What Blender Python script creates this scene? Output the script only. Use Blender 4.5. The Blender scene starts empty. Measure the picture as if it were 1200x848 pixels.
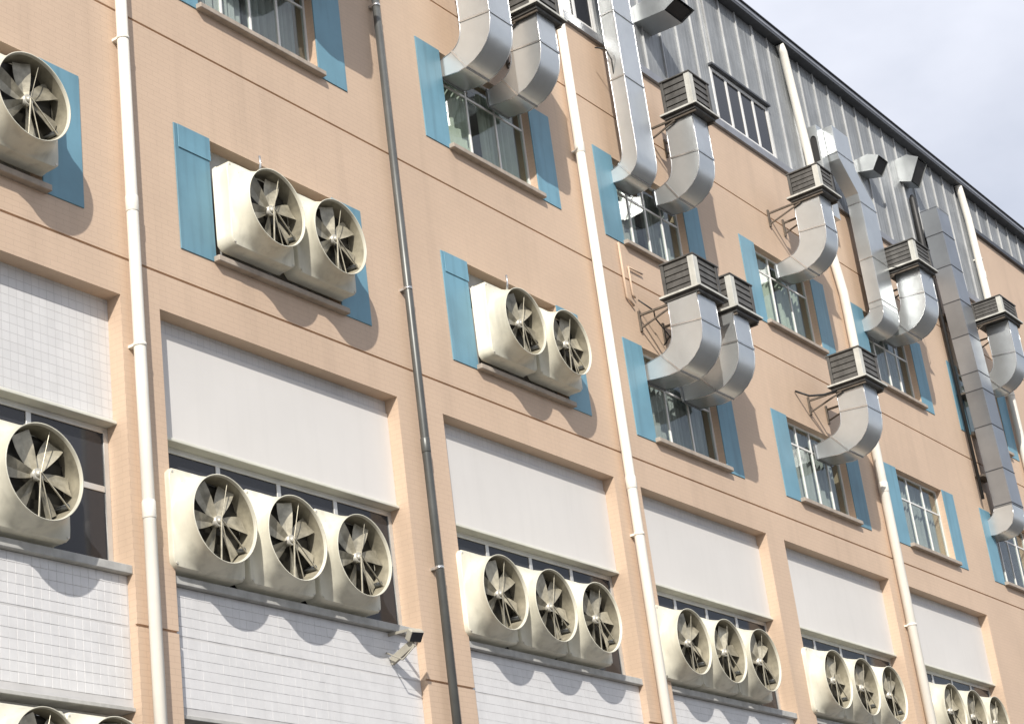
import bpy, bmesh, math, random
from mathutils import Matrix, Vector
random.seed(7)
S = 13.0            # one facade unit in metres
CZ = 1.6            # eye height
sc = bpy.context.scene
C = bpy.data.collections.new('scene'); sc.collection.children.link(C)

# ------------------------------------------------------------ camera
cam_d = bpy.data.cameras.new('camera'); cam = bpy.data.objects.new('camera', cam_d); C.objects.link(cam)
R = ((0.5728585, -0.24264765, -0.78291459), (-0.81046992, -0.31027636, -0.49685721), (-0.12235866, 0.9191576, -0.37440307))
m = Matrix(R).to_4x4(); m.translation = (0, 0, CZ); cam.matrix_world = m
cam_d.sensor_fit = 'HORIZONTAL'; cam_d.sensor_width = 36.0; cam_d.lens = 2285.72 / 1200 * 36.0
cam_d.clip_start = 0.1; cam_d.clip_end = 5000
sc.camera = cam

# ------------------------------------------------------------ sun + sky
sun_dir = Vector((1.5, 1.0, -1.25)).normalized()          # direction the light travels
sl = bpy.data.lights.new('sun', 'SUN'); so = bpy.data.objects.new('sun', sl); C.objects.link(so)
sl.energy = 4.9; sl.angle = math.radians(0.53); sl.color = (1.0, 0.94, 0.86)
so.rotation_euler = sun_dir.to_track_quat('-Z', 'Y').to_euler(); so.location = (-60, -40, 60)
el = math.asin(-sun_dir.z); az = math.atan2(-sun_dir.x, -sun_dir.y)
w = bpy.data.worlds.new('World'); sc.world = w; w.use_nodes = True
nt = w.node_tree; nt.nodes.clear()
N = nt.nodes.new; L = nt.links.new
wo = N('ShaderNodeOutputWorld'); bg = N('ShaderNodeBackground'); bg.inputs['Strength'].default_value = 0.095
sky = N('ShaderNodeTexSky'); sky.sky_type = 'NISHITA'; sky.sun_disc = False
sky.sun_elevation = el; sky.sun_rotation = az; sky.air_density = 1.0; sky.dust_density = 2.0; sky.ozone_density = 1.5
tc = N('ShaderNodeTexCoord'); nz = N('ShaderNodeTexNoise'); nz.inputs['Scale'].default_value = 1.6; nz.inputs['Detail'].default_value = 7; nz.inputs['Roughness'].default_value = 0.5
mp = N('ShaderNodeMapping'); mp.inputs['Scale'].default_value = (1, 1, 1.8); mp.inputs['Location'].default_value = (26.5, 39.5, -12.2)
L(tc.outputs['Generated'], mp.inputs['Vector']); L(mp.outputs['Vector'], nz.inputs['Vector'])
cr = N('ShaderNodeValToRGB'); cr.color_ramp.elements[0].position = 0.40; cr.color_ramp.elements[1].position = 0.60
cr.color_ramp.elements[0].color = (0.34, 0.34, 0.34, 1); cr.color_ramp.elements[1].color = (0.97, 0.97, 0.97, 1)
L(nz.outputs['Fac'], cr.inputs['Fac'])
mx = N('ShaderNodeMixRGB'); mx.inputs['Color2'].default_value = (9.4, 9.75, 10.9, 1)
L(cr.outputs['Color'], mx.inputs['Fac']); L(sky.outputs['Color'], mx.inputs['Color1'])
L(mx.outputs['Color'], bg.inputs['Color']); L(bg.outputs['Background'], wo.inputs['Surface'])
sc.view_settings.view_transform = 'Standard'; sc.view_settings.look = 'None'
sc.view_settings.exposure = 0.0; sc.view_settings.gamma = 1.0

# ------------------------------------------------------------ materials
def nodes(name):
    mt = bpy.data.materials.new(name); mt.use_nodes = True
    t = mt.node_tree; b = t.nodes['Principled BSDF']
    return mt, t, b
def mat(name, col, rough=0.6, metal=0.0, var=0.12, scale=3.0, bump=0.0, bscale=40.0, streak=0.0, spec=None, stretch=(1, 1, 1), rvar=0.0, tint=0.0):
    """paint / metal with soft blotches, optional vertical weather streaks and fine relief"""
    mt, t, b = nodes(name); n = t.nodes.new; l = t.links.new
    tc = n('ShaderNodeNewGeometry'); mp = n('ShaderNodeMapping'); mp.inputs['Scale'].default_value = stretch
    l(tc.outputs['Position'], mp.inputs['Vector'])
    a = n('ShaderNodeTexNoise'); a.inputs['Scale'].default_value = scale; a.inputs['Detail'].default_value = 6; a.inputs['Roughness'].default_value = 0.6
    l(mp.outputs['Vector'], a.inputs['Vector'])
    r = n('ShaderNodeMapRange'); r.inputs['From Min'].default_value = 0.3; r.inputs['From Max'].default_value = 0.7
    r.inputs['To Min'].default_value = 1 - var; r.inputs['To Max'].default_value = 1 + var * 0.6
    l(a.outputs['Fac'], r.inputs['Value']); fac = r.outputs['Result']
    if streak:
        mp2 = n('ShaderNodeMapping'); mp2.inputs['Scale'].default_value = (5, 5, 0.35); l(tc.outputs['Position'], mp2.inputs['Vector'])
        s = n('ShaderNodeTexNoise'); s.inputs['Scale'].default_value = 1.6; s.inputs['Detail'].default_value = 5; l(mp2.outputs['Vector'], s.inputs['Vector'])
        r2 = n('ShaderNodeMapRange'); r2.inputs['From Min'].default_value = 0.5; r2.inputs['From Max'].default_value = 0.75
        r2.inputs['To Min'].default_value = 1; r2.inputs['To Max'].default_value = 1 - streak; l(s.outputs['Fac'], r2.inputs['Value'])
        mm = n('ShaderNodeMath'); mm.operation = 'MULTIPLY'; l(fac, mm.inputs[0]); l(r2.outputs['Result'], mm.inputs[1]); fac = mm.outputs[0]
    if tint:                                   # each object weathered a little differently
        oi = n('ShaderNodeObjectInfo'); r4 = n('ShaderNodeMapRange'); r4.inputs['To Min'].default_value = 1 - tint; r4.inputs['To Max'].default_value = 1.03
        l(oi.outputs['Random'], r4.inputs['Value']); m4 = n('ShaderNodeMath'); m4.operation = 'MULTIPLY'; l(fac, m4.inputs[0]); l(r4.outputs['Result'], m4.inputs[1]); fac = m4.outputs[0]
    v = n('ShaderNodeVectorMath'); v.operation = 'SCALE'; v.inputs[0].default_value = col; l(fac, v.inputs['Scale'])
    l(v.outputs['Vector'], b.inputs['Base Color'])
    b.inputs['Roughness'].default_value = rough; b.inputs['Metallic'].default_value = metal
    if rvar:
        r3 = n('ShaderNodeMapRange'); r3.inputs['To Min'].default_value = rough - rvar; r3.inputs['To Max'].default_value = rough + rvar
        l(a.outputs['Fac'], r3.inputs['Value']); l(r3.outputs['Result'], b.inputs['Roughness'])
    if spec is not None: b.inputs['Specular IOR Level'].default_value = spec
    if bump:
        q = n('ShaderNodeTexNoise'); q.inputs['Scale'].default_value = bscale; q.inputs['Detail'].default_value = 3; l(tc.outputs['Position'], q.inputs['Vector'])
        bp = n('ShaderNodeBump'); bp.inputs['Strength'].default_value = 1.0; bp.inputs['Distance'].default_value = bump
        l(q.outputs['Fac'], bp.inputs['Height']); l(bp.outputs['Normal'], b.inputs['Normal'])
    return mt
def tile_mat(name, col, mortar, tw, th, rough, bump, var=0.06, msize=0.004, off=0.0, streak=0.09, bdist=14.0):
    """small glazed wall tiles, too small in the picture to be picked apart"""
    mt, t, b = nodes(name); n = t.nodes.new; l = t.links.new
    g = n('ShaderNodeNewGeometry'); sp = n('ShaderNodeSeparateXYZ'); l(g.outputs['Position'], sp.inputs[0])
    ad = n('ShaderNodeMath'); ad.operation = 'ADD'; l(sp.outputs['X'], ad.inputs[0]); l(sp.outputs['Y'], ad.inputs[1])
    cb = n('ShaderNodeCombineXYZ'); l(ad.outputs[0], cb.inputs[0]); l(sp.outputs['Z'], cb.inputs[1])
    br = n('ShaderNodeTexBrick'); br.offset = off; br.inputs['Scale'].default_value = 1.0
    br.inputs['Brick Width'].default_value = tw; br.inputs['Row Height'].default_value = th; br.inputs['Mortar Size'].default_value = msize
    br.inputs['Mortar Smooth'].default_value = 0.3; br.inputs['Bias'].default_value = 0.0
    br.inputs['Color1'].default_value = (*[c * (1 - var) for c in col], 1); br.inputs['Color2'].default_value = (*[c * (1 + var) for c in col], 1)
    br.inputs['Mortar'].default_value = (*mortar, 1); l(cb.outputs[0], br.inputs['Vector'])
    a = n('ShaderNodeTexNoise'); a.inputs['Scale'].default_value = 0.55; a.inputs['Detail'].default_value = 7; l(g.outputs['Position'], a.inputs['Vector'])
    r = n('ShaderNodeMapRange'); r.inputs['From Min'].default_value = 0.3; r.inputs['From Max'].default_value = 0.7; r.inputs['To Min'].default_value = 0.93; r.inputs['To Max'].default_value = 1.05
    l(a.outputs['Fac'], r.inputs['Value'])
    mp2 = n('ShaderNodeMapping'); mp2.inputs['Scale'].default_value = (3, 3, 0.22); l(g.outputs['Position'], mp2.inputs['Vector'])
    s = n('ShaderNodeTexNoise'); s.inputs['Scale'].default_value = 1.5; s.inputs['Detail'].default_value = 6; l(mp2.outputs['Vector'], s.inputs['Vector'])
    r2 = n('ShaderNodeMapRange'); r2.inputs['From Min'].default_value = 0.5; r2.inputs['From Max'].default_value = 0.78; r2.inputs['To Min'].default_value = 1; r2.inputs['To Max'].default_value = 1 - streak
    l(s.outputs['Fac'], r2.inputs['Value'])
    mm = n('ShaderNodeMath'); mm.operation = 'MULTIPLY'; l(r.outputs['Result'], mm.inputs[0]); l(r2.outputs['Result'], mm.inputs[1])
    v = n('ShaderNodeVectorMath'); v.operation = 'SCALE'; l(br.outputs['Color'], v.inputs[0]); l(mm.outputs[0], v.inputs['Scale'])
    l(v.outputs['Vector'], b.inputs['Base Color']); b.inputs['Roughness'].default_value = rough
    bp = n('ShaderNodeBump'); bp.invert = True; bp.inputs['Distance'].default_value = bump; l(br.outputs['Fac'], bp.inputs['Height']); l(bp.outputs['Normal'], b.inputs['Normal'])
    return mt
M = {}
M['wall'] = tile_mat('peach_wall_tiles', (0.60, 0.452, 0.332), (0.52, 0.388, 0.283), 0.19, 0.063, 0.62, 0.0006, 0.012, 0.0026, 0.5)
M['reveal'] = mat('peach_render', (0.60, 0.452, 0.332), 0.7, var=0.06)
M['white_tile'] = mat('white_glazed_tile', (0.67, 0.67, 0.67), 0.35, var=0.06, scale=6, streak=0.08)
M['grout'] = mat('tile_grout', (0.56, 0.555, 0.55), 0.9)
M['white_tiles'] = tile_mat('white_small_tiles', (0.66, 0.66, 0.655), (0.54, 0.54, 0.54), 0.098, 0.098, 0.4, 0.0015, 0.03, 0.003)
M['board'] = mat('white_board', (0.665, 0.65, 0.625), 0.6, var=0.05, scale=0.5, streak=0.025)
M['cream_metal'] = mat('cream_metal', (0.66, 0.66, 0.58), 0.45, var=0.12)
M['blue'] = mat('blue_panel_paint', (0.155, 0.325, 0.42), 0.5, var=0.2, scale=0.9, streak=0.22, tint=0.15)
M['frp'] = mat('cream_glassfibre', (0.74, 0.715, 0.59), 0.40, var=0.14, scale=2.6, streak=0.22, bump=0.003, bscale=5, tint=0.16)
M['fan_steel'] = mat('fan_steel', (0.62, 0.60, 0.53), 0.38, metal=0.3, var=0.2, scale=9)
M['blade'] = mat('fan_blade_paint', (0.54, 0.50, 0.385), 0.32, metal=0.25, var=0.45, scale=8, tint=0.5)
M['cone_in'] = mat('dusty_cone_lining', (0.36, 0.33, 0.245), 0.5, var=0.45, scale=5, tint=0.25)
M['shutter'] = mat('dark_shutter', (0.035, 0.033, 0.026), 0.5, var=0.3)
M['pvc'] = mat('cream_pvc', (0.84, 0.81, 0.73), 0.4, var=0.06, scale=2, streak=0.1)
M['dark_pipe'] = mat('dark_grey_pipe', (0.12, 0.125, 0.12), 0.4, metal=0.4, var=0.2, streak=0.2)
M['sill'] = mat('concrete_sill', (0.42, 0.36, 0.30), 0.8, var=0.2, scale=6, streak=0.2)
M['sill_grey'] = mat('grey_cement_sill', (0.45, 0.45, 0.43), 0.8, var=0.2, scale=6, streak=0.2)
M['alu'] = mat('window_aluminium', (0.62, 0.62, 0.60), 0.4, metal=0.5, var=0.1)
M['white_frame'] = mat('white_window_frame', (0.78, 0.78, 0.76), 0.45, var=0.08)
M['curtain'] = mat('pale_green_curtain', (0.62, 0.65, 0.58), 0.9, var=0.2, scale=2)
M['curtain2'] = mat('grey_curtain', (0.46, 0.46, 0.47), 0.9, var=0.2, scale=2)
M['dark_cloth'] = mat('dark_drape', (0.05, 0.052, 0.05), 0.9, var=0.4, scale=3)
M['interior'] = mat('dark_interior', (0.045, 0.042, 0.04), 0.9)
M['galv'] = mat('galvanised_sheet', (0.60, 0.63, 0.635), 0.30, metal=0.72, var=0.10, scale=1.4, bump=0.010, bscale=1.7, rvar=0.05)
M['galv_dull'] = mat('dull_grey_sheet', (0.36, 0.38, 0.40), 0.3, metal=0.7, var=0.12, scale=1.5, bump=0.008, bscale=1.8, tint=0.2)
M['galv_band'] = mat('galvanised_band', (0.62, 0.63, 0.63), 0.25, metal=0.85, var=0.2, scale=6)
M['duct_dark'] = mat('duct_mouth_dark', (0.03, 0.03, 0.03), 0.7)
M['clad'] = mat('grey_metal_cladding', (0.31, 0.325, 0.33), 0.48, metal=0.35, var=0.2, scale=1.6, streak=0.3, bump=0.014, bscale=3)
M['clad_rib'] = mat('pale_cladding_rib', (0.50, 0.51, 0.51), 0.45, metal=0.3, var=0.15, streak=0.2)
M['eave'] = mat('dark_eave_sheet', (0.075, 0.08, 0.09), 0.45, metal=0.3, var=0.2, streak=0.2)
M['eave_light'] = mat('grey_gutter_lip', (0.33, 0.34, 0.36), 0.4, metal=0.5, var=0.2)
M['roof'] = mat('roof_sheet_dark', (0.02, 0.02, 0.022), 0.6)
M['louvre'] = mat('weathered_louvre', (0.10, 0.097, 0.09), 0.6, var=0.35, scale=7, streak=0.35)
M['cooler_dark'] = mat('cooler_pad_dark', (0.06, 0.058, 0.055), 0.8, var=0.4, scale=20)
M['post'] = mat('cooler_post_grey', (0.58, 0.58, 0.53), 0.5, var=0.15, scale=5, streak=0.25)
M['steel_br'] = mat('rusty_bracket_steel', (0.15, 0.125, 0.10), 0.7, metal=0.3, var=0.4, scale=12)
M['rubber'] = mat('black_cable', (0.02, 0.02, 0.02), 0.5)
M['ground'] = mat('asphalt_yard', (0.09, 0.088, 0.085), 0.9, var=0.3, scale=0.8, bump=0.004)
M['lamp_body'] = mat('lamp_body', (0.40, 0.38, 0.32), 0.5, var=0.2)
mt, t, b = nodes('window_glass')
b.inputs['Base Color'].default_value = (0.02, 0.025, 0.03, 1); b.inputs['Roughness'].default_value = 0.04
tr = t.nodes.new('ShaderNodeBsdfTransparent'); tr.inputs['Color'].default_value = (0.86, 0.90, 0.88, 1)
gl = t.nodes.new('ShaderNodeBsdfGlossy'); gl.inputs['Roughness'].default_value = 0.03
lw = t.nodes.new('ShaderNodeLayerWeight'); lw.inputs['Blend'].default_value = 0.5; pq = t.nodes.new('ShaderNodeMath'); pq.operation = 'POWER'; pq.inputs[1].default_value = 4.0
t.links.new(lw.outputs['Facing'], pq.inputs[0]); pr = t.nodes.new('ShaderNodeMath'); pr.operation = 'MULTIPLY_ADD'; pr.inputs[1].default_value = 0.75; pr.inputs[2].default_value = 0.05
t.links.new(pq.outputs[0], pr.inputs[0]); ms = t.nodes.new('ShaderNodeMixShader')
t.links.new(pr.outputs[0], ms.inputs[0]); t.links.new(tr.outputs[0], ms.inputs[1]); t.links.new(gl.outputs[0], ms.inputs[2])
t.links.new(ms.outputs[0], t.nodes['Material Output'].inputs['Surface']); M['glass'] = mt
mt, t, b = nodes('dark_tinted_glass'); b.inputs['Base Color'].default_value = (0.032, 0.034, 0.040, 1); b.inputs['Roughness'].default_value = 0.10; b.inputs['Specular IOR Level'].default_value = 0.35; M['dark_glass'] = mt

# ------------------------------------------------------------ mesh helpers (facade units -> metres)
def P(x, y, z): return Vector((x * S, y * S, z * S + CZ))
class MB:
    def __init__(s): s.v = []; s.f = []; s.sm = []
    def poly(s, pts, smooth=False):
        i = len(s.v); s.v += [Vector(p) for p in pts]; s.f.append(tuple(range(i, i + len(pts)))); s.sm.append(smooth)
    def boxm(s, a, b):                      # metres
        x0, y0, z0 = a; x1, y1, z1 = b; i = len(s.v)
        s.v += [Vector(p) for p in ((x0,y0,z0),(x1,y0,z0),(x1,y1,z0),(x0,y1,z0),(x0,y0,z1),(x1,y0,z1),(x1,y1,z1),(x0,y1,z1))]
        for q in ((0,3,2,1),(4,5,6,7),(0,1,5,4),(1,2,6,5),(2,3,7,6),(3,0,4,7)): s.f.append(tuple(i + k for k in q)); s.sm.append(False)
        return s
    def box(s, x0, x1, y0, y1, z0, z1): return s.boxm(P(x0, y0, z0), P(x1, y1, z1))
    def bar(s, a, b, w, h=None, up=Vector((0, 0, 1))):      # square bar between two points, metres
        h = h or w; a = Vector(a); b = Vector(b); d = (b - a).normalized()
        if abs(d.dot(up)) > 0.98: up = Vector((0, 1, 0))
        u = d.cross(up).normalized(); v = u.cross(d); i = len(s.v)
        for p in (a, b):
            for (e, g) in ((-1,-1),(1,-1),(1,1),(-1,1)): s.v.append(p + u * e * w / 2 + v * g * h / 2)
        for q in ((0,1,2,3),(7,6,5,4),(0,4,5,1),(1,5,6,2),(2,6,7,3),(3,7,4,0)): s.f.append(tuple(i + k for k in q)); s.sm.append(False)
        return s
    def tube(s, pts, r, n=12, caps=True):
        pts = [Vector(p) for p in pts]; i0 = len(s.v); ref = None
        rr = r if isinstance(r, (list, tuple)) else [r] * len(pts)
        for k, p in enumerate(pts):
            d = ((pts[min(k + 1, len(pts) - 1)] - p) if k == 0 else (p - pts[k - 1]) if k == len(pts) - 1 else (pts[k + 1] - p).normalized() + (p - pts[k - 1]).normalized()).normalized()
            if ref is None: ref = d.orthogonal().normalized()
            u = (ref - d * ref.dot(d)).normalized(); ref = u; v = d.cross(u)
            for j in range(n):
                a = 2 * math.pi * j / n; s.v.append(p + (u * math.cos(a) + v * math.sin(a)) * rr[k])
        for k in range(len(pts) - 1):
            for j in range(n):
                a = i0 + k * n + j; b = i0 + k * n + (j + 1) % n; s.f.append((a, b, b + n, a + n)); s.sm.append(True)
        if caps:
            s.f.append(tuple(i0 + j for j in range(n))[::-1]); s.sm.append(False)
            e = i0 + (len(pts) - 1) * n; s.f.append(tuple(e + j for j in range(n))); s.sm.append(False)
        return s
    def rings(s, rs, smooth=True, close=False):
        n = len(rs[0]); i0 = len(s.v)
        for r in rs: s.v += [Vector(p) for p in r]
        for k in range(len(rs) - 1):
            for j in range(n):
                a = i0 + k * n + j; b = i0 + k * n + (j + 1) % n; s.f.append((a, b, b + n, a + n)); s.sm.append(smooth)
        return s
    def mesh(s, name, mt, bevel=0.0, org=None, fixn=True):
        me = bpy.data.meshes.new(name); o = org or Vector((0, 0, 0))
        me.from_pydata([tuple(v - o) for v in s.v], [], s.f)
        if s.sm: me.polygons.foreach_set('use_smooth', s.sm)
        if fixn or bevel:
            bm = bmesh.new(); bm.from_mesh(me)
            if bevel:
                bmesh.ops.remove_doubles(bm, verts=bm.verts, dist=1e-5)
                bmesh.ops.bevel(bm, geom=list(bm.edges), offset=bevel, segments=1, affect='EDGES', clamp_overlap=True)
            if fixn: bmesh.ops.recalc_face_normals(bm, faces=bm.faces)
            bm.to_mesh(me); bm.free()
        me.materials.append(mt); me.update(); return me
    def build(s, name, mt, parent=None, bevel=0.0, fixn=True):
        org = world_of(parent) if parent else None
        ob = bpy.data.objects.new(name, s.mesh(name, mt, bevel, org, fixn)); C.objects.link(ob); ob.parent = parent
        return ob
def world_of(o):
    p = Vector((0, 0, 0))
    while o: p = p + o.location; o = o.parent
    return p
def put(name, mesh, parent, loc=(0, 0, 0), rot=None):
    o = bpy.data.objects.new(name, mesh); C.objects.link(o); o.parent = parent; o.location = loc
    if rot: o.rotation_euler = rot
    return o
def tag(o, label=None, cat=None, group=None, kind=None):
    if label: o['label'] = label
    if cat: o['category'] = cat
    if group: o['group'] = group
    if kind: o['kind'] = kind
    return o
def thing(name, loc, label, cat, group=None):
    o = bpy.data.objects.new(name, None); o.empty_display_size = 0.2; C.objects.link(o); o.location = loc
    return tag(o, label, cat, group)
def copy_tree(o, parent=None):
    c = o.copy(); C.objects.link(c); c.parent = parent
    for ch in o.children: copy_tree(ch, c)
    return c

# ------------------------------------------------------------ ground
g = MB(); g.poly([(-600, -600, 0), (900, -600, 0), (900, 900, 0), (-600, 900, 0)]); tag(g.build('ground', M['ground']), 'grey asphalt yard in front of the factory', kind='structure')

# ------------------------------------------------------------ the building
BX0, BX1 = 0.30, 4.2
bays = [(0.706, 1.0165), (1.0598, 1.3697), (1.4403, 1.7490), (1.8047, 2.1000), (2.1470, 2.4565), (2.5210, 2.8080)]
mods = [0.729, 1.0893, 1.4690, 1.8153, 2.1777, 2.5188, 2.8760]          # left edge of each blue-flanked window
BW = 0.0425; OW = 0.167
rows = [(0.7330, 0.8470), (0.9845, 1.0985)]
grooves = [0.3950, 0.6975, 0.9320, 1.1620]
ZT = 1.262
bld = thing('factory_building', P(BX0, 1.0, -CZ / S), 'peach tiled factory block with blue window panels and grey metal top storey', 'building')

def facade():
    xs = {BX0, BX1}; zs = {-CZ / S, ZT}; op = []
    for a, b in bays: xs |= {a, b}; op.append((a, b, 0.02, 0.6640))
    zs |= {0.02, 0.6640}
    for mx_ in mods:
        for z0, z1 in rows:
            op.append((mx_ + BW, mx_ + BW + OW, z0, z1)); xs |= {mx_ + BW, mx_ + BW + OW}; zs |= {z0, z1}
    gw = 0.0011
    for gz in grooves: zs |= {gz - gw, gz + gw}
    xs = sorted(xs); zs = sorted(zs); nx = len(xs) - 1; nz_ = len(zs) - 1
    def depth(i, j):
        if i < 0 or j < 0 or i >= nx or j >= nz_: return 0.0
        cx = (xs[i] + xs[i + 1]) / 2; cz = (zs[j] + zs[j + 1]) / 2
        for a, b, c, d in op:
            if a < cx < b and c < cz < d: return 0.026
        for gz in grooves:
            if abs(cz - gz) < gw: return 0.0022
        return 0.0
    D = [[depth(i, j) for j in range(nz_)] for i in range(nx)]
    w = MB()
    for i in range(nx):
        for j in range(nz_):
            d = D[i][j]; x0, x1, z0, z1 = xs[i], xs[i + 1], zs[j], zs[j + 1]
            if d < 0.02: w.poly([P(x0, 1 + d, z0), P(x1, 1 + d, z0), P(x1, 1 + d, z1), P(x0, 1 + d, z1)])
            if i + 1 < nx and abs(D[i + 1][j] - d) > 1e-6:
                e = D[i + 1][j]; lo, hi = min(d, e), max(d, e)
                q = [P(x1, 1 + lo, z0), P(x1, 1 + hi, z0), P(x1, 1 + hi, z1), P(x1, 1 + lo, z1)]
                w.poly(q if e > d else q[::-1])
            if j + 1 < nz_ and abs(D[i][j + 1] - d) > 1e-6:
                e = D[i][j + 1]; lo, hi = min(d, e), max(d, e)
                q = [P(x0, 1 + lo, z1), P(x1, 1 + lo, z1), P(x1, 1 + hi, z1), P(x0, 1 + hi, z1)]
                w.poly(q[::-1] if e > d else q)
    return w
facade().build('wall', M['wall'], bld, fixn=False)
# dark rooms behind the openings, side and back walls, roof
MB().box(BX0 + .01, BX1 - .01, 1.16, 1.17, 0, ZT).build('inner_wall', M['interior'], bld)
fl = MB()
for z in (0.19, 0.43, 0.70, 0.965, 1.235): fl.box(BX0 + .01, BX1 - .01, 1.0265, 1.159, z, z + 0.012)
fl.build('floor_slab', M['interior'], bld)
MB().box(BX0 - .02, BX0 - .0005, 1.0, 2.2, -CZ / S, ZT).build('side_wall', M['reveal'], bld)
MB().box(BX1 + .0005, BX1 + .02, 1.0, 2.2, -CZ / S, ZT).build('side_wall', M['reveal'], bld)
MB().box(BX0 - .02, BX1 + .02, 2.2, 2.22, -CZ / S, 1.5).build('rear_wall', M['reveal'], bld)

# lower bays: panel, glazing band, tiled spandrel
tile_wide = MB().boxm((-0.0494, -0.0, -0.0484), (0.0494, 0.014, 0.0484)).mesh('tile', M['white_tile'], 0.0010)
tile_mesh = MB().boxm((-0.0485, -0.0, -0.0485), (0.0485, 0.014, 0.0485)).mesh('tile', M['white_tile'], 0.0018)
pane_meshes = {}
def glazing(parent_name, x0, x1, z0, z1, y, nx_, transoms, frame_mat, glass, fw=0.0035, parent=None):
    """one window: outer frame with mullion, transom and pane children"""
    fr_ = MB(); d = 0.0035
    fr_.box(x0, x0 + fw, y - d, y, z0, z1); fr_.box(x1 - fw, x1, y - d, y, z0, z1)
    fr_.box(x0 + fw, x1 - fw, y - d, y, z1 - fw, z1); fr_.box(x0 + fw, x1 - fw, y - d, y, z0, z0 + fw)
    wn = fr_.build(parent_name, frame_mat, parent or bld, 0.004)
    ex = [x0 + fw + (x1 - x0 - 2 * fw) * k / nx_ for k in range(nx_ + 1)]
    ez = [z0 + fw] + list(transoms) + [z1 - fw]
    mw = fw * 0.5
    for e in ex[1:-1]: MB().box(e - mw, e + mw, y - d + .0002, y - .0003, z0 + fw, z1 - fw).build('mullion', frame_mat, wn, 0.003)
    for a, b in zip(ex[:-1], ex[1:]):
        a2 = a + (mw if a != ex[0] else 0); b2 = b - (mw if b != ex[-1] else 0)
        for tz in transoms: MB().box(a2, b2, y - d + .0005, y - .0005, tz - mw, tz + mw).build('transom', frame_mat, wn, 0.003)
        for c, e in zip(ez[:-1], ez[1:]):
            MB().box(a2, b2, y - .0022, y - .0018, c + (mw if c != ez[0] else 0), e - (mw if e != ez[-1] else 0)).build('pane', glass, wn)
    return wn
for bi, (x0, x1) in enumerate(bays):
    # tiled backing with the smooth overlay board in front of it (not in the first bay)
    tp = MB().box(x0, x1, 1.0150, 1.0190, 0.5600, 0.6640).build('upper_panel', M['white_tiles'], bld)
    if bi: MB().box(x0 + 0.0135, x1, 1.0135, 1.01495, 0.5605, 0.6510).build('cover_board', M['board'], tp, 0.003)
    lp = MB().box(x0, x1, 1.0105, 1.0235, 0.5570, 0.5598).build('panel_ledge', M['cream_metal'], bld, 0.006)
    glazing('strip_window', x0, x1, 0.4415, 0.5568, 1.0245, 4, [0.5060], M['alu'], M['dark_glass'], 0.005)
    MB().box(x0, x1, 1.002, 1.0246, 0.4345, 0.4413).build('window_sill', M['sill_grey'], bld, 0.006)
    # spandrel
    z0, z1 = 0.3345, 0.4343
    sp = MB().box(x0, x1, 1.0081, 1.0200, z0, z1).build('tiled_spandrel', M['grout'], bld)
    MB().box(x0, x1, 1.0060, 1.0230, 0.3312, 0.3343).build('lintel_edge', M['sill_grey'], bld, 0.004)
    p = 0.1 / S; wpx = (x1 - x0); nxc = int(wpx / p); off = (wpx - nxc * p) / 2
    rowsz = [0.3958 + p / 2 + k * p for k in range(5)] + [0.3942 - p / 2 - k * p for k in range(7)]
    rowsz = [z for z in rowsz if z0 + p / 2 - .0003 < z < z1 - p / 2 + .0006]
    cells = []
    for z in rowsz:
        for k in range(nxc): cells.append((x0 + off + (k + .5) * p, z))
    rnd = random.Random(bi)
    if bi in (0, 1):
        cells.sort(key=lambda c: abs(c[0] - (1.06 if bi == 0 else 1.06)))
        solo, rest = cells[:300], cells[300:]
    else: solo, rest = [], cells
    org = world_of(sp)
    for cx, cz in solo:
        c = P(cx, 1.0078, cz); put('tile', tile_wide if bi else tile_mesh, sp, tuple(c - org + Vector((0, rnd.uniform(-.0012, .0012), 0))))
    if rest:
        tm = MB()
        for cx, cz in rest:
            c = P(cx, 1.0078, cz); dy = rnd.uniform(-.0012, .0012)
            tm.boxm((c.x - .0496, c.y + dy * .5, c.z - .0484), (c.x + .0496, c.y + .014, c.z + .0484))
        tag(tm.build('tile', M['white_tile'], sp), kind='stuff')
    glazing('strip_window', x0, x1, 0.2150, 0.3310, 1.0245, 4, [0.28], M['alu'], M['dark_glass'])
    MB().box(x0, x1, 1.002, 1.0246, 0.2080, 0.2148).build('window_sill', M['sill_grey'], bld, 0.006)
    MB().box(x0, x1, 1.0085, 1.0200, 0.02, 0.2078).build('lower_spandrel', M['white_tiles'], bld)

# upper windows (the two rows with blue side panels)
fanned = {(0, 0), (1, 0), (2, 0)}          # module, row: openings filled by fans
curtain_colors = ['pale green', 'grey']
where_row = ['in the row above the white panels', 'in the top blue-panelled row']
def curtain(x0, x1, z0, z1, y, mt_, label, seed):
    rnd = random.Random(seed); c = MB(); n = 56; amp = 0.0035
    pts = []; ph = rnd.uniform(0, 6)
    for k in range(n + 1):
        u = k / n; x = x0 + (x1 - x0) * u
        pts.append((x, y + amp * (math.sin(u * (x1 - x0) * 620 + ph) + 0.5 * math.sin(u * (x1 - x0) * 1130 + ph * 2)) * 0.8))
    for k in range(n):
        (a, ya), (b, yb) = pts[k], pts[k + 1]
        c.poly([P(a, ya, z0), P(b, yb, z0), P(b, yb, z1), P(a, ya, z1)], True)
        c.poly([P(b, yb + .0006, z0), P(a, ya + .0006, z0), P(a, ya + .0006, z1), P(b, yb + .0006, z1)], True)
    return tag(c.build('curtain', mt_, None, fixn=False), label, 'curtain', 'curtains behind the upper windows')
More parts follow.
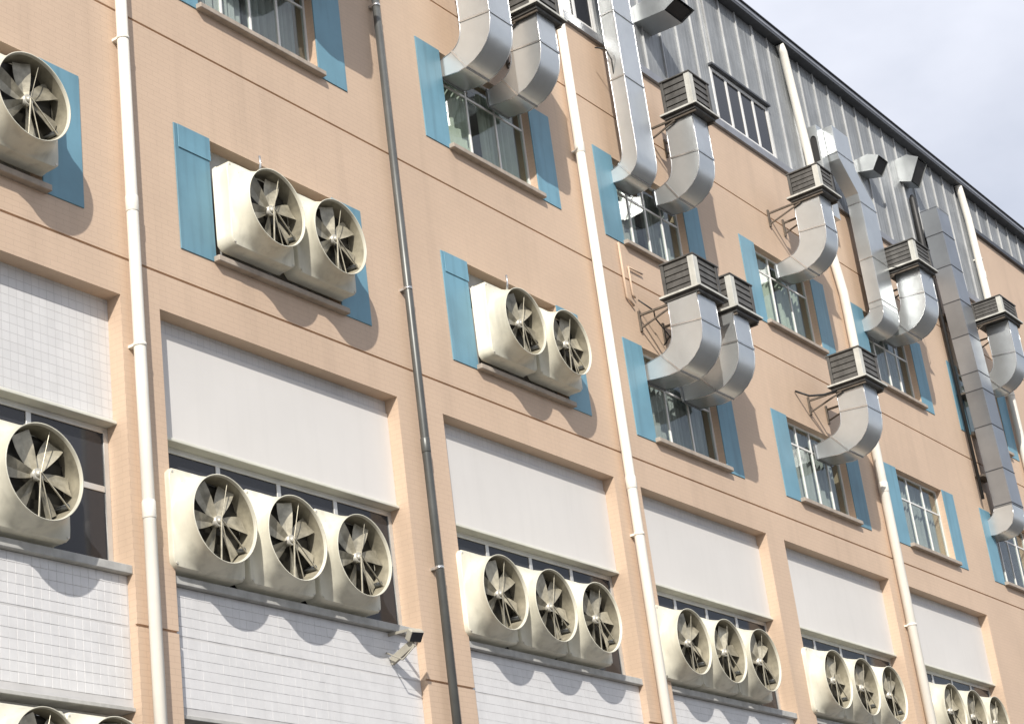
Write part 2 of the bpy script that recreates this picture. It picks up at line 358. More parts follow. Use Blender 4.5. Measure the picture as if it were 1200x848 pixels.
wname = {(0,1):'top left window', (1,1):'top window left of the dark grey pipe', (2,1):'window under the twin bright ducts', (3,1):'window under the tall blue-fronted duct',
         (4,1):'window under the pale single duct', (5,1):'window beside the offset duct', (6,1):'top window behind the seamed duct',
         (3,0):'window under the twin grey-box ducts', (4,0):'window under the lowest single duct', (5,0):'window with no duct', (6,0):'window at the foot of the seamed duct'}
for mi, mx0 in enumerate(mods):
    for ri, (z0, z1) in enumerate(rows):
        xa, xb = mx0 + BW, mx0 + BW + OW
        th = 0.0010
        dz0 = 0.0052
        for (a, b) in ((mx0, xa), (xb, xb + BW)):
            MB().box(a, b, 1 - th, 1.0003, z0 - dz0, z1 + .001).build('blue_panel', M['blue'], bld, 0.003)
        MB().box(xa - .003, xb + .004, 0.9930, 1.0268, z0 - 0.0058, z0 - .0003).build('window_sill', M['sill'], bld, 0.008)
        if (mi, ri) in fanned:
            # pale infill sheet behind the fan boxes, dark gap on top
            MB().box(xa, xb, 1.0130, 1.0150, z0, z1).build('infill_sheet', M['sill_grey'], bld)
            fl_ = MB().box(xa - BW + .004, xa + .0008, 1 - th - .0010, 1 - th - .0001, z1 - 0.022, z1 + .0005).build('panel_flap', M['blue'], bld, 0.002)
        else:
            glazing('window', xa, xb, z0, z1, 1.0125, 3 if (mi + ri) % 2 else 4, [z1 - (0.030, 0.038)[mi % 2]], M['white_frame'], M['glass'], 0.0026)
            rnd = random.Random(mi * 7 + ri)
            mt_ = M['curtain'] if (mi + ri) % 2 else M['curtain2']
            if (mi, ri) in ((3,0),(5,0)): mt_ = M['curtain2']
            if (mi, ri) == (6, 0): mt_ = M['dark_cloth']
            gap = rnd.uniform(0.02, 0.30)
            nm = wname.get((mi, ri), 'window')
            curtain(xa + .003, xa + OW * (0.5 - gap / 4), z0, z1 - 0.002, 1.020, mt_, '%s pleated curtain, left half of the %s' % ('pale green' if mt_ is M['curtain'] else 'grey' if mt_ is M['curtain2'] else 'blackish', nm), mi * 3 + ri)
            curtain(xa + OW * (0.5 + gap / 3), xb - .003, z0, z1 - 0.002, 1.022, mt_, '%s pleated curtain, right half of the %s' % ('pale green' if mt_ is M['curtain'] else 'grey' if mt_ is M['curtain2'] else 'blackish', nm), mi * 5 + ri + 40)

# top storey: ribbed metal cladding
cz0, cz1 = 1.2745, 1.5000
clx = 3.160
wins = [(1.700, 1.868), (2.182, 2.352)]
x = 0.48; k = 0; pw = 0.0505
edges = []
while x < clx - .01: edges.append((x, min(x + pw, clx))); x += pw
sheet = {}
def clad_mesh(wd, z0, z1, key):
    if key in sheet: return sheet[key]
    c = MB(); w_ = wd * S; n = 5
    # shallow corrugated sheet: trapezoid ribs every ~13 cm and a standing seam at the left edge
    prof = []
    for q in range(n):
        b0 = q * w_ / n; s_ = w_ / n
        prof += [(b0, 0), (b0 + s_ * .66, 0), (b0 + s_ * .72, -.0035), (b0 + s_ * .90, -.0035), (b0 + s_ * .96, 0)]
    prof.append((w_, 0))
    for (a, ya), (b, yb) in zip(prof[:-1], prof[1:]):
        c.poly([(a, ya, 0), (b, yb, 0), (b, yb, (z1 - z0) * S), (a, ya, (z1 - z0) * S)])
    sheet[key] = c.mesh('cladding_sheet', M['clad'], fixn=False); return sheet[key]
org = world_of(bld)
def sheet_at(xa, xb, z0, z1):
    if xb - xa < .002: return
    o = put('cladding_sheet', clad_mesh(xb - xa, z0, z1, (round(xb - xa, 4), round(z0, 4), round(z1, 4))), bld, tuple(P(xa, 0.9995, z0) - org))
    MB().box(xa - .0012, xa + .0012, 0.9968, 0.99945, z0, z1).build('standing_seam', M['clad_rib'], o if False else bld, 0.003)
for a, b in edges:
    hit = [wv for wv in wins if b > wv[0] and a < wv[1]]
    if not hit: sheet_at(a, b, cz0, cz1); continue
    w0, w1 = hit[0]
    if a < w0: sheet_at(a, w0, cz0, cz1)
    if b > w1: sheet_at(w1, b, cz0, cz1)
    sheet_at(max(a, w0), min(b, w1), 1.3615, cz1)
x = clx
while x < BX1: sheet_at(x, min(x + pw, BX1), 1.4340, cz1); x += pw
# wall right of the clad part reaches higher
MB().box(clx + .003, BX1, 1.0, 1.004, ZT + .0002, 1.4338).build('upper_wall', M['wall'], bld)
MB().box(BX0, clx, 0.9955, 1.0040, ZT + .0003, cz0 - .0003).build('base_flashing', M['eave_light'], bld, 0.004)
MB().box(clx, BX1, 0.9940, 0.99985, 1.4255, 1.4338).build('base_flashing', M['eave'], bld, 0.004)
MB().box(BX0, clx, 1.08, 1.09, cz0, 1.5).build('inner_wall', M['interior'], bld)
MB().box(clx - .004, clx + .0028, 0.9960, 1.004, cz0, 1.4250).build('corner_trim', M['clad_rib'], bld, 0.004)
for w0, w1 in wins:
    glazing('clerestory_window', w0, w1, cz0 + .0005, 1.3612, 1.0020, 4, [], M['white_frame'], M['dark_glass'], 0.0055)
    MB().box(w0 - .002, w1 + .002, 0.9925, 1.0015, 1.3614, 1.3645).build('window_hood', M['eave'], bld)
# eaves
MB().box(BX0 - .03, BX1 + .03, 0.9840, 1.05, 1.5002, 1.5050).build('soffit', M['eave'], bld)
MB().box(BX0 - .03, BX1 + .03, 0.9835, 0.9868, 1.5052, 1.5095).build('gutter_lip', M['eave_light'], bld, 0.004)
MB().box(BX0 - .03, BX1 + .03, 0.9860, 0.99, 1.5097, 1.5165).build('fascia', M['eave'], bld, 0.004)
MB().box(BX0 - .03, BX1 + .03, 0.9845, 2.22, 1.5167, 1.5195).build('roof', M['roof'], bld, 0.004)

# ------------------------------------------------------------ exhaust fans
def make_fan():
    root = thing('exhaust_fan', (0, 0, 0), 'fan', 'exhaust fan', 'cream exhaust fans on the facade')
    n = 64; h = 0.545
    def ring(pw_, s, y, r=None):
        out = []
        for j in range(n):
            a = 2 * math.pi * (j + .5) / n; c, d = math.cos(a), math.sin(a)
            sq = 1 / max(abs(c), abs(d))                       # square
            rr = min(sq, 1.34)
            f = s * (rr * pw_ + (1 - pw_)); out.append((c * f, y, d * f))
        return out
    b = MB(); b.rings([ring(1, h, 0), ring(1, h, -.012), ring(1, h * .985, -.014), ring(1, h * .985, -.205), ring(.98, h * .965, -.222)])
    put('housing', b.mesh('housing', M['frp']), root)
    c = MB()
    seq = [ring(.98, h * .965, -.2222), ring(.62, h * .955, -.234), ring(.30, h * .95, -.255), ring(.12, .502, -.300), ring(.02, .484, -.36), ring(0, .470, -.43), ring(0, .478, -.468), ring(0, .4785, -.476),
           ring(0, .470, -.477), ring(0, .4655, -.470), ring(0, .461, -.44)]
    c.rings(seq); put('exhaust_cone', c.mesh('exhaust_cone', M['frp']), root)
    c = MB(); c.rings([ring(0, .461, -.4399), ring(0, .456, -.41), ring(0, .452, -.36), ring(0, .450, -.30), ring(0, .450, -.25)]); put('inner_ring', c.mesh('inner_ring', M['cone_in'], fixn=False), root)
    bt = MB().tube([(0, 0, 0), (0, -.012, 0)], .014, 6).mesh('bolt', M['fan_steel'])
    for (bx, bz) in ((-.49, -.49), (.49, -.49), (-.49, .49), (.49, .49)): put('bolt', bt, root, (bx, -.218, bz))
    s = MB(); s.boxm((-.44, -.236, -.44), (.44, -.231, .44)); put('back_plate', s.mesh('back_plate', M['shutter']), root)
    sl_ = MB().boxm((-.40, -.012, -.045), (.40, -.004, .045)).mesh('shutter_blade', M['shutter'])
    for k in range(8): put('shutter_blade', sl_, root, (0, -.246, -.35 + k * .1), (math.radians(18), 0, 0))
    hub = MB(); hub.tube([(0, -.29, 0), (0, -.385, 0)], .058, 20); hub.tube([(0, -.385, 0), (0, -.41, 0)], [.042, .02], 14)
    hb = put('hub', hub.mesh('hub', M['fan_steel']), root)
    bl = MB(); K = 7
    up_, lo_ = [], []
    for k in range(K + 1):
        t = k / K; r = .050 + t * .375; wd = .040 + .062 * math.sin(min(1, t * 1.1) * math.pi / 2); tw = math.radians(38 - 22 * t)
        for e, lst in ((-1, lo_), (1, up_)):
            lst.append((e * wd * math.cos(tw) + 0.030 * t * t, -.345 - e * wd * math.sin(tw) * .8, r))
    for k in range(K):
        mid0 = [(up_[k][i] + lo_[k][i]) / 2 + (0, .014, 0)[i] for i in range(3)]; mid1 = [(up_[k + 1][i] + lo_[k + 1][i]) / 2 + (0, .014, 0)[i] for i in range(3)]
        bl.poly([lo_[k], mid0, mid1, lo_[k + 1]], True); bl.poly([mid0, up_[k], up_[k + 1], mid1], True)
        o_ = .004
        sh = lambda p: (p[0], p[1] + o_, p[2])
        bl.poly([sh(lo_[k + 1]), sh(mid1), sh(mid0), sh(lo_[k])], True); bl.poly([sh(mid1), sh(up_[k + 1]), sh(up_[k]), sh(mid0)], True)
    bm_ = bl.mesh('blade', M['blade'], fixn=False)
    for k in range(6): put('blade', bm_, hb, (0, 0, 0), (0, math.radians(60 * k + 12), 0))
    # two legs and a stay carry the hub; belt guard towards the lower right
    for (a, bb, w_) in (((0, -.415, 0), (-.05, -.42, -.455), .018), ((0, -.415, 0), (.10, -.42, -.44), .012), ((0, -.418, .01), (.345, -.42, -.30), .016), ((0, -.412, 0), (.12, -.42, .438), .010)):
        put('support_bar', MB().bar(a, bb, w_, w_ * .7).mesh('support_bar', M['blade'], 0.002), root)
    mt_ = MB(); mt_.tube([(.33, -.25, -.26), (.33, -.405, -.26)], .028, 12); put('motor', mt_.mesh('motor', M['dark_pipe']), root)
    return root
fan0 = make_fan(); first = [True]
def place_fan(x, y, z, label, s=1.0, hook=False, spin=0):
    f = fan0 if first[0] else copy_tree(fan0); first[0] = False
    f.location = P(x, y, z); f.scale = (s, s, s); f['label'] = label
    for ch in f.children:
        if ch.name.split('.')[0] == 'hub': ch.rotation_euler = (0, math.radians(spin), 0)
    if hook:
        put('lifting_stay', MB().tube([(0.05, -.20, .53), (0.06, -.22, .70), (0.05, -.22, .79)], [.02, .012, .016], 8).mesh('lifting_stay', M['galv_band']), f)
    return f
baynames = ['', 'left of the dark grey pipe', 'right of the dark grey pipe', 'right of the second cream pipe', 'left of the third cream pipe', 'at the lowest right corner']
lower = {0: [.909], 1: [1.0945, 1.1805, 1.2668], 2: [1.4755, 1.5605, 1.6430], 3: [1.8395 - .012, 1.9080, 1.9900], 4: [2.1790, 2.2600, 2.3420], 5: [2.5400, 2.6190, 2.7010]}
posn = ['left', 'middle', 'right']
for bi, lst in lower.items():
    for k, fx in enumerate(lst):
        lab = 'large cream exhaust fan above white tiles at the left edge, beside a bare window pane' if bi == 0 else '%s fan of the three in the lower window %s' % (posn[k], baynames[bi])
        place_fan(fx, 1.0120, 0.4855, lab, spin=random.uniform(0, 60), s=0.985)
for mi, fx, lab in ((0, .899, 'cream exhaust fan cropped at the top left beside a blue panel'),
                    (1, 1.1745, 'left fan of the upper pair between the cream and dark grey pipes'), (1, 1.2600, 'right fan of the upper pair between the cream and dark grey pipes'),
                    (2, 1.5540, 'left fan of the upper pair right of the dark grey pipe'), (2, 1.6400, 'right fan of the upper pair right of the dark grey pipe')):
    place_fan(fx, 0.9985, 0.7805, lab, hook=fx in (1.1745, 1.5540), spin=random.uniform(0, 60), s=0.985)
place_fan(.9010, 1.004, 0.2865, 'smaller cream exhaust fan at the bottom left corner under the white tiles, left one', s=0.80, spin=20)
place_fan(.9665, 1.004, 0.2865, 'smaller cream exhaust fan at the bottom left under the white tiles, nearer the cream pipe', s=0.80, spin=45)

# ------------------------------------------------------------ downpipes
def downpipe(name, pts, r, mt_, label, clamps, cup):
    root = thing(name, P(pts[0][0], 1.0, pts[-1][2]), label, 'pipe', 'downpipes on the facade')
    MB().tube([P(*p) for p in pts], r, 20).build('pipe_shaft', mt_, root)
    for (x, y, z) in clamps:
        c = P(x, y, z); m_ = MB(); m_.tube([c - Vector((0, 0, .02)), c + Vector((0, 0, .02))], r + .005, 20); m_.boxm((c.x - r * .9, c.y, c.z - .015), (c.x + r * .9, 13.0 - .0005, c.z + .015))
        m_.build('pipe_clamp', M['galv_band'] if mt_ is M['dark_pipe'] else mt_, root)
    for (x, y, z) in cup:
        c = P(x, y, z); MB().tube([c - Vector((0, 0, .11)), c - Vector((0, 0, .10)), c + Vector((0, 0, .07)), c + Vector((0, 0, .08))], [r + .001, r + .006, r + .006, r + .001], 20).build('pipe_coupling', mt_, root)
    return root
py = 0.9915
downpipe('drain_pipe', [(1.0262, py, 1.4995), (1.0262, py, -.12)], .064, M['pvc'], 'cream plastic downpipe leftmost of the pipes, left of the first full window bay', [(1.0262, py, z) for z in (.62, .90, .20)], [(1.0262, py, .485), (1.0262, py, .745)])
downpipe('drain_pipe', [(1.3958, .9925, 1.4995), (1.3958, .9925, -.12)], .052, M['dark_pipe'], 'dark grey metal downpipe between the two fan bays', [(1.3958, .9925, z) for z in (.50, .78, 1.10)], [(1.3958, .9925, .62), (1.3958, .9925, 1.2)])
downpipe('drain_pipe', [(1.7700, py, 1.4995), (1.7700, py, -.12)], .072, M['pvc'], 'cream plastic downpipe right of the second pair of upper fans', [(1.77, py, z) for z in (.60, 1.07)], [(1.77, py, 1.075), (1.77, py, .66)])
downpipe('drain_pipe', [(2.4300, py, 1.4990), (2.4380, py, 1.4880), (2.4560, py, 1.32), (2.4600, py, 1.20), (2.4830, py, 1.10), (2.4830, py, -.12)], .085, M['pvc'], 'cream plastic downpipe from the eave past the ducts to the right lower bays', [(2.4830, py, z) for z in (.60, .90)], [(2.483, py, .80)])
downpipe('drain_pipe', [(3.1180, py, 1.5015), (3.1240, py, 1.485), (3.1330, py, 1.44), (3.1380, py, 1.30), (3.1380, py, -.12)], .085, M['pvc'], 'cream plastic downpipe from the eave at the far right', [(3.138, py, z) for z in (1.36, 1.10)], [(3.138, py, 1.33)])

# ------------------------------------------------------------ J ducts
OUT = [(1.0060, .8060), (.9900, .8045), (.9700, .8028), (.9560, .8040), (.9445, .8075), (.9345, .8140), (.9265, .8225), (.9210, .8330), (.9185, .8450), (.9180, .8560)]
INN = [(1.0060, .8255), (.9930, .8270), (.9840, .8285), (.9770, .8300), (.9710, .8325), (.9660, .8360), (.9620, .8405), (.9592, .8460), (.9580, .8530), (.9575, .8600)]
def duct_shell(root, prof_o, prof_i, x0, x1, name='duct_body', seams=()):
    d = MB(); n = len(prof_o)
    for k in range(n - 1):
        o0, o1, i0, i1 = prof_o[k], prof_o[k + 1], prof_i[k], prof_i[k + 1]
        d.poly([P(x0, *o0), P(x0, *o1), P(x0, *i1), P(x0, *i0)][::-1])
        d.poly([P(x1, *o0), P(x1, *o1), P(x1, *i1), P(x1, *i0)])
        d.v_s = len(d.v)
        d.poly([P(x0, *o0), P(x1, *o0), P(x1, *o1), P(x0, *o1)], True); d.poly([P(x0, *i0), P(x1, *i0), P(x1, *i1), P(x0, *i1)], True)
    d.poly([P(x0, *prof_o[0]), P(x1, *prof_o[0]), P(x1, *prof_i[0]), P(x0, *prof_i[0])]); d.poly([P(x0, *prof_o[-1]), P(x1, *prof_o[-1]), P(x1, *prof_i[-1]), P(x0, *prof_i[-1])])
    me = d.mesh(name, M['galv'], 0, world_of(root))
    bm = bmesh.new(); bm.from_mesh(me); bmesh.ops.remove_doubles(bm, verts=bm.verts, dist=1e-5); bmesh.ops.recalc_face_normals(bm, faces=bm.faces)
    bm.to_mesh(me); bm.free()
    # flat side faces stay flat against the smooth bend
    try:
        me.set_sharp_from_angle(angle=math.radians(40))
    except Exception: pass
    o = bpy.data.objects.new(name, me); C.objects.link(o); o.parent = root
    # rolled edge seams along both sides and a collar at the window
    for lst, sg in ((prof_o, -1), (prof_i, 1)):
        for xx in (x0, x1):
            t_ = MB(); pts = [P(xx, *p) for p in lst]
            t_.tube(pts, .0075, 6); t_.build('edge_seam', M['galv_band'], root)
    ya_, za_, zb_ = prof_o[0][0] - .0035, prof_o[0][1], prof_i[0][1]
    lo_, hi_ = min(za_, zb_) - .0014, max(za_, zb_) + .0016
    cl_ = MB().box(x0 - .0022, x0 - .0002, ya_ - .0006, ya_ + .0014, lo_, hi_).box(x1 + .0002, x1 + .0022, ya_ - .0006, ya_ + .0014, lo_, hi_)
    cl_.box(x0 - .0002, x1 + .0002, ya_ - .0005, ya_ + .0013, lo_ - .001, lo_ + .0006).box(x0 - .0002, x1 + .0002, ya_ - .0005, ya_ + .0013, hi_ - .0012, hi_ + .0004)
    cl_.build('window_collar', M['galv_dull'], root)
    # folded seams round the duct
    for k in seams:
        a, b = prof_o[k], prof_i[k]; q = .0009; t_ = .0007
        va, vb = P(x0, *a), P(x0, *b); dirv = (va - vb).normalized(); w_ = (x1 - x0) * S
        s = MB(); ctr = (va + vb) / 2; hh = (va - vb).length / 2 + .012
        nrm = Vector((1, 0, 0)).cross(dirv)
        for sx_ in (-.010, w_ + .002): s.bar(ctr + Vector((sx_ + .004, 0, 0)) - dirv * hh, ctr + Vector((sx_ + .004, 0, 0)) + dirv * hh, .008, .028, up=nrm)
        for e in (-hh + .005, hh - .005): s.bar(ctr + dirv * e + Vector((0, 0, 0)), ctr + dirv * e + Vector((w_, 0, 0)), .010, .028, up=nrm)
        s.build('joint_band', M['galv_band'], root)
    return o
def jduct(x0, x1, dz, yshift, ztop, label, seams=(3, 9), tall=False, thin=None):
    root = thing('air_duct', P(x0, 1.0, .80 + dz), label, 'air duct', 'galvanised ducts feeding the windows')
    f = lambda p: (p[0] + yshift * min(1, max(0, (1.006 - p[0]) / .05)), p[1] + dz)
    po = [f(p) for p in OUT]; pi = [f(p) for p in INN]
    if thin:     # shallow riser close to the wall
        yf, yb = thin
        k = lambda y, lo: 1.006 + (y - 1.006) * (1.006 - lo) / (1.006 - .918)
        po = [(k(p[0], yf), (p[1] - .806) * .62 + 1.0610 - .263 + dz) for p in OUT]; po[-1] = (yf, po[-1][1])
        pi = [(1.006 - (1.006 - p[0]) * (1.006 - yb) / (1.006 - .9575), (p[1] - .806) * .75 + 1.0610 - .263 + dz) for p in INN]
    zz = max(po[-1][1], pi[-1][1]); n = max(2, int((ztop - zz) / .045))
    for k in range(1, n + 1):
        z = zz + (ztop - zz) * k / n; po.append((po[-1][0], z)); pi.append((pi[-1][0], z))
    sm = [s for s in seams if s < len(po)] + ([k for k in range(11, len(po) - 1, 2)] if tall else [])
    duct_shell(root, po, pi, x0, x1, seams=sm)
    return root, po, pi
jduct(1.150, 1.190, .263, .013, 1.158, 'galvanised duct elbow above the frame left of the dark grey pipe', )
jduct(1.242, 1.285, .263, .013, 1.158, 'galvanised duct elbow above the frame nearest the dark grey pipe')
jduct(1.5146, 1.5560, .263, .0135, 1.50, 'wide bright duct running up out of the frame with a white sunlit side', (3, 9), True)
jduct(1.6040, 1.6410, .263, .0090, 1.1560, 'bright curved duct under a dark tray, right of the widest bright duct')
jduct(1.8520, 1.8980, .263, 0, 1.470, 'tall slim duct with a cream side and blue front rising to the eave', (4,), True, (.9605, .9800))
jduct(1.9620, 2.0010, .263, .0150, 1.1720, 'shiny curved duct hanging under the topmost louvred box')
jduct(1.8610, 1.9050, 0, .0010, .8890, 'grey curved duct under the left box of the lower pair')
jduct(1.9480, 1.9880, -.004, .0020, .8890, 'grey curved duct under the right box of the lower pair')
jduct(2.2880, 2.3240, .263, .0020, 1.1660, 'pale single duct curving into the window right of the tall peach wall')
jduct(2.6250, 2.6740, .263, .0040, 1.1600, 'shiny curved duct right of the offset roof duct')
jduct(2.3030, 2.3460, 0, .0010, .8890, 'lowest single duct with a pale lit side and dark underside')
jduct(2.9890, 3.0300, .263, .0020, 1.1760, 'curved duct at the far right edge beside the seamed square duct')

# seamed square duct: straight riser built of flanged sections ending in an elbow at the lower window
root = thing('sectional_duct', P(2.886, 1.0, .80), 'square duct with dark flange seams running down the right side of the facade', 'air duct')
zsec = [.8550, .8905, .9160, .9510, .9790, 1.0270, 1.0790, 1.1320, 1.1820, 1.2200, 1.2540, 1.3000, 1.3560]
zsec = [.8470, .8905 * .955, .9500 * .955, 1.0263 * .955, 1.0896 * .955, 1.1209 * .955, 1.1869 * .955, 1.25 * .955, 1.3143 * .955, 1.3756 * .955, 1.423 * .955]
for k, (a, b) in enumerate(zip(zsec[:-1], zsec[1:])):
    lean = lambda z: -.018 * (z - 1.1) / .25                     # the riser leans a little towards the left at the top
    s = MB(); x0, x1 = 2.886, 2.935; yf, yb = .9550, .9850; q = .0006
    xa, xb = x0 + lean(a), x0 + lean(b); wd = x1 - x0
    pts = lambda x, z: [P(x, yf, z), P(x + wd, yf, z), P(x + wd, yb, z), P(x, yb, z)]
    s.rings([pts(xa, a + q), pts(xb, b - q)], smooth=False); s.poly(pts(xa, a + q)); s.poly(pts(xb, b - q))
    s.build('duct_section', M['galv_dull'], root, 0.003)
    fz = MB(); e = .0006
    fz.rings([[P(xb - e, yf - e, b - q), P(xb + wd + e, yf - e, b - q), P(xb + wd + e, yb, b - q), P(xb - e, yb, b - q)], [P(xb - e, yf - e, b + q), P(xb + wd + e, yf - e, b + q), P(xb + wd + e, yb, b + q), P(xb - e, yb, b + q)]], smooth=False)
    fz.build('flange', M['eave'], root)
po = [(1.012, .8070), (.990, .8055), (.972, .8080), (.9610, .8160), (.9556, .8290), (.9550, .8464)]
pi = [(1.012, .8300), (1.003, .8310), (.996, .8330), (.9900, .8370), (.9865, .8420), (.9850, .8464)]
duct_shell(root, po, pi, 2.902, 2.950)
for z in (.90, 1.04, 1.18, 1.32): MB().box(2.89, 2.93, .9852, 1.0, z, z + .003).build('wall_bracket', M['steel_br'], root)

# tall duct with a sideways offset near the eave
root = thing('offset_duct', P(2.551, 1.0, 1.06), 'tall duct that steps sideways below the eave with a pale blue front', 'air duct')
yf, yb = .9626, .9840
def xduct(pairs, wd, name):
    s = MB(); rg = []
    for x, z in pairs: rg.append([P(x, yf, z), P(x + wd, yf, z), P(x + wd, yb, z), P(x, yb, z)])
    s.rings(rg, smooth=False); s.poly(rg[0]); s.poly(rg[-1]); return s.build(name, M['galv'], root, 0.003)
xduct([(2.5510, 1.0900), (2.5510, 1.262)], .056, 'duct_body')
xduct([(2.5510, 1.2624), (2.5480, 1.275), (2.5020, 1.318), (2.4990, 1.3290)], .056, 'offset_section')
xduct([(2.4985, 1.3294), (2.4985, 1.3740)], .056, 'duct_head')
MB().box(2.4990, 2.5540, .9842, 1.0, 1.3400, 1.3738).build('wall_inlet', M['galv'], root, .003)
po = [(1.006, 1.0600), (.990, 1.0590), (.978, 1.0610), (.9690, 1.0670), (.9640, 1.0760), (.9626, 1.0896)]
pi = [(1.006, 1.0780), (1.000, 1.0785), (.994, 1.0800), (.9885, 1.0830), (.9850, 1.0860), (.9840, 1.0896)]
duct_shell(root, po, pi, 2.551, 2.607, 'elbow')
for z in (1.10, 1.17, 1.2622, 1.3292):
    x_ = 2.551 if z < 1.3 else 2.4985
    MB().box(x_ - .0008, x_ + .0568, yf - .0008, yb, z - .0008, z + .0008).build('joint_band', M['galv_band'], root)

# gooseneck outlet hoods on the cladding
def hood(x0, x1, poly, label):
    root = thing('outlet_hood', P(x0, 1.0, poly[0][1]), label, 'vent hood', 'sheet metal hoods on the top storey')
    s = MB(); n = len(poly)
    s.poly([P(x0, *p) for p in poly]); s.poly([P(x1, *p) for p in poly][::-1])
    for k in range(n):
        if k == mouth: continue
        a, b = poly[k], poly[(k + 1) % n]; s.poly([P(x0, *a), P(x0, *b), P(x1, *b), P(x1, *a)])
    s.build('hood_shell', M['galv'], root)
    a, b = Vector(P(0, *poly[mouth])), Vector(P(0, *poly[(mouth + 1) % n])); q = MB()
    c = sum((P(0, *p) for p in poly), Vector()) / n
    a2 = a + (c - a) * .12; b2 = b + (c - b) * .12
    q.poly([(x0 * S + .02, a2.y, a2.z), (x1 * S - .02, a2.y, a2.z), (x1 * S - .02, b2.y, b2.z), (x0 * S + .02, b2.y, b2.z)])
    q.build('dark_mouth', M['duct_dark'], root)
    return root
mouth = 3
hood(1.978, 2.024, [(.9995, 1.3640), (.9700, 1.3690), (.9420, 1.3640), (.9320, 1.3490), (.9530, 1.3390), (.9800, 1.3400), (.9995, 1.3410)], 'white-sided outlet hood at the top beside the tall slim duct')
mouth = 2
hood(2.664, 2.700, [(.9995, 1.3900), (.9780, 1.3920), (.9600, 1.3830), (.9740, 1.3620), (.9995, 1.3680)], 'left one of two small outlet hoods under the eave')
hood(2.845, 2.882, [(.9995, 1.4560), (.9780, 1.4580), (.9590, 1.4460), (.9800, 1.4080), (.9995, 1.4160)], 'right one of two small outlet hoods, touching the eave')
# flat riser with an arched opening, left of the offset duct
root = thing('arched_vent_box', P(2.440, 1.0, 1.29), 'narrow sheet metal vent box with a dark arched opening', 'vent box')
s = MB(); ya, yb_ = .9780, .9994; x0, x1 = 2.474, 2.4965; z0, z1 = 1.218, 1.372
# left face with arch cut as outline strips
ar = []; ay0, ay1, az0, azc = .9812, .9915, 1.312, 1.348; rr = (ay1 - ay0) / 2; cy = (ay0 + ay1) / 2
arc = [(cy - rr * math.cos(math.pi * k / 8), azc + rr * 1.5 * math.sin(math.pi * k / 8)) for k in range(9)]
s.poly([P(x0, ya, z0), P(x0, ay0, z0), P(x0, ay0, azc), P(x0, ya, azc)]); s.poly([P(x0, ay1, z0), P(x0, yb_, z0), P(x0, yb_, azc), P(x0, ay1, azc)])
s.poly([P(x0, ay0, z0), P(x0, ay1, z0), P(x0, ay1, az0), P(x0, ay0, az0)])
top = [P(x0, ya, azc), P(x0, ya, z1)] + [P(x0, yb_, z1), P(x0, yb_, azc)] + [P(x0, *p) for p in arc[::-1]]
s.poly(top)
s.poly([P(x0, ya, z0), P(x1, ya, z0), P(x1, ya, z1), P(x0, ya, z1)]); s.poly([P(x1, ya, z0), P(x1, yb_, z0), P(x1, yb_, z1), P(x1, ya, z1)])
s.poly([P(x0, ya, z1), P(x1, ya, z1), P(x1, yb_, z1), P(x0, yb_, z1)]); s.poly([P(x0, ya, z0), P(x1, ya, z0), P(x1, yb_, z0), P(x0, yb_, z0)])
s.build('vent_shell', M['galv'], root, fixn=False)
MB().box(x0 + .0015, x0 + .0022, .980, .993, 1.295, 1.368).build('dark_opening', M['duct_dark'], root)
# black pipe beside the sectional duct
pp = MB(); pp.tube([P(2.868, .9925, 1.395), P(2.868, .9925, 1.388), P(2.8685, .9925, 1.25), P(2.880, .9925, 1.22), P(2.884, .9925, .862)], [.03, .075, .075, .04, .036], 14)
tag(pp.build('black_pipe', M['rubber']), 'thin black pipe running down beside the seamed square duct', 'pipe')

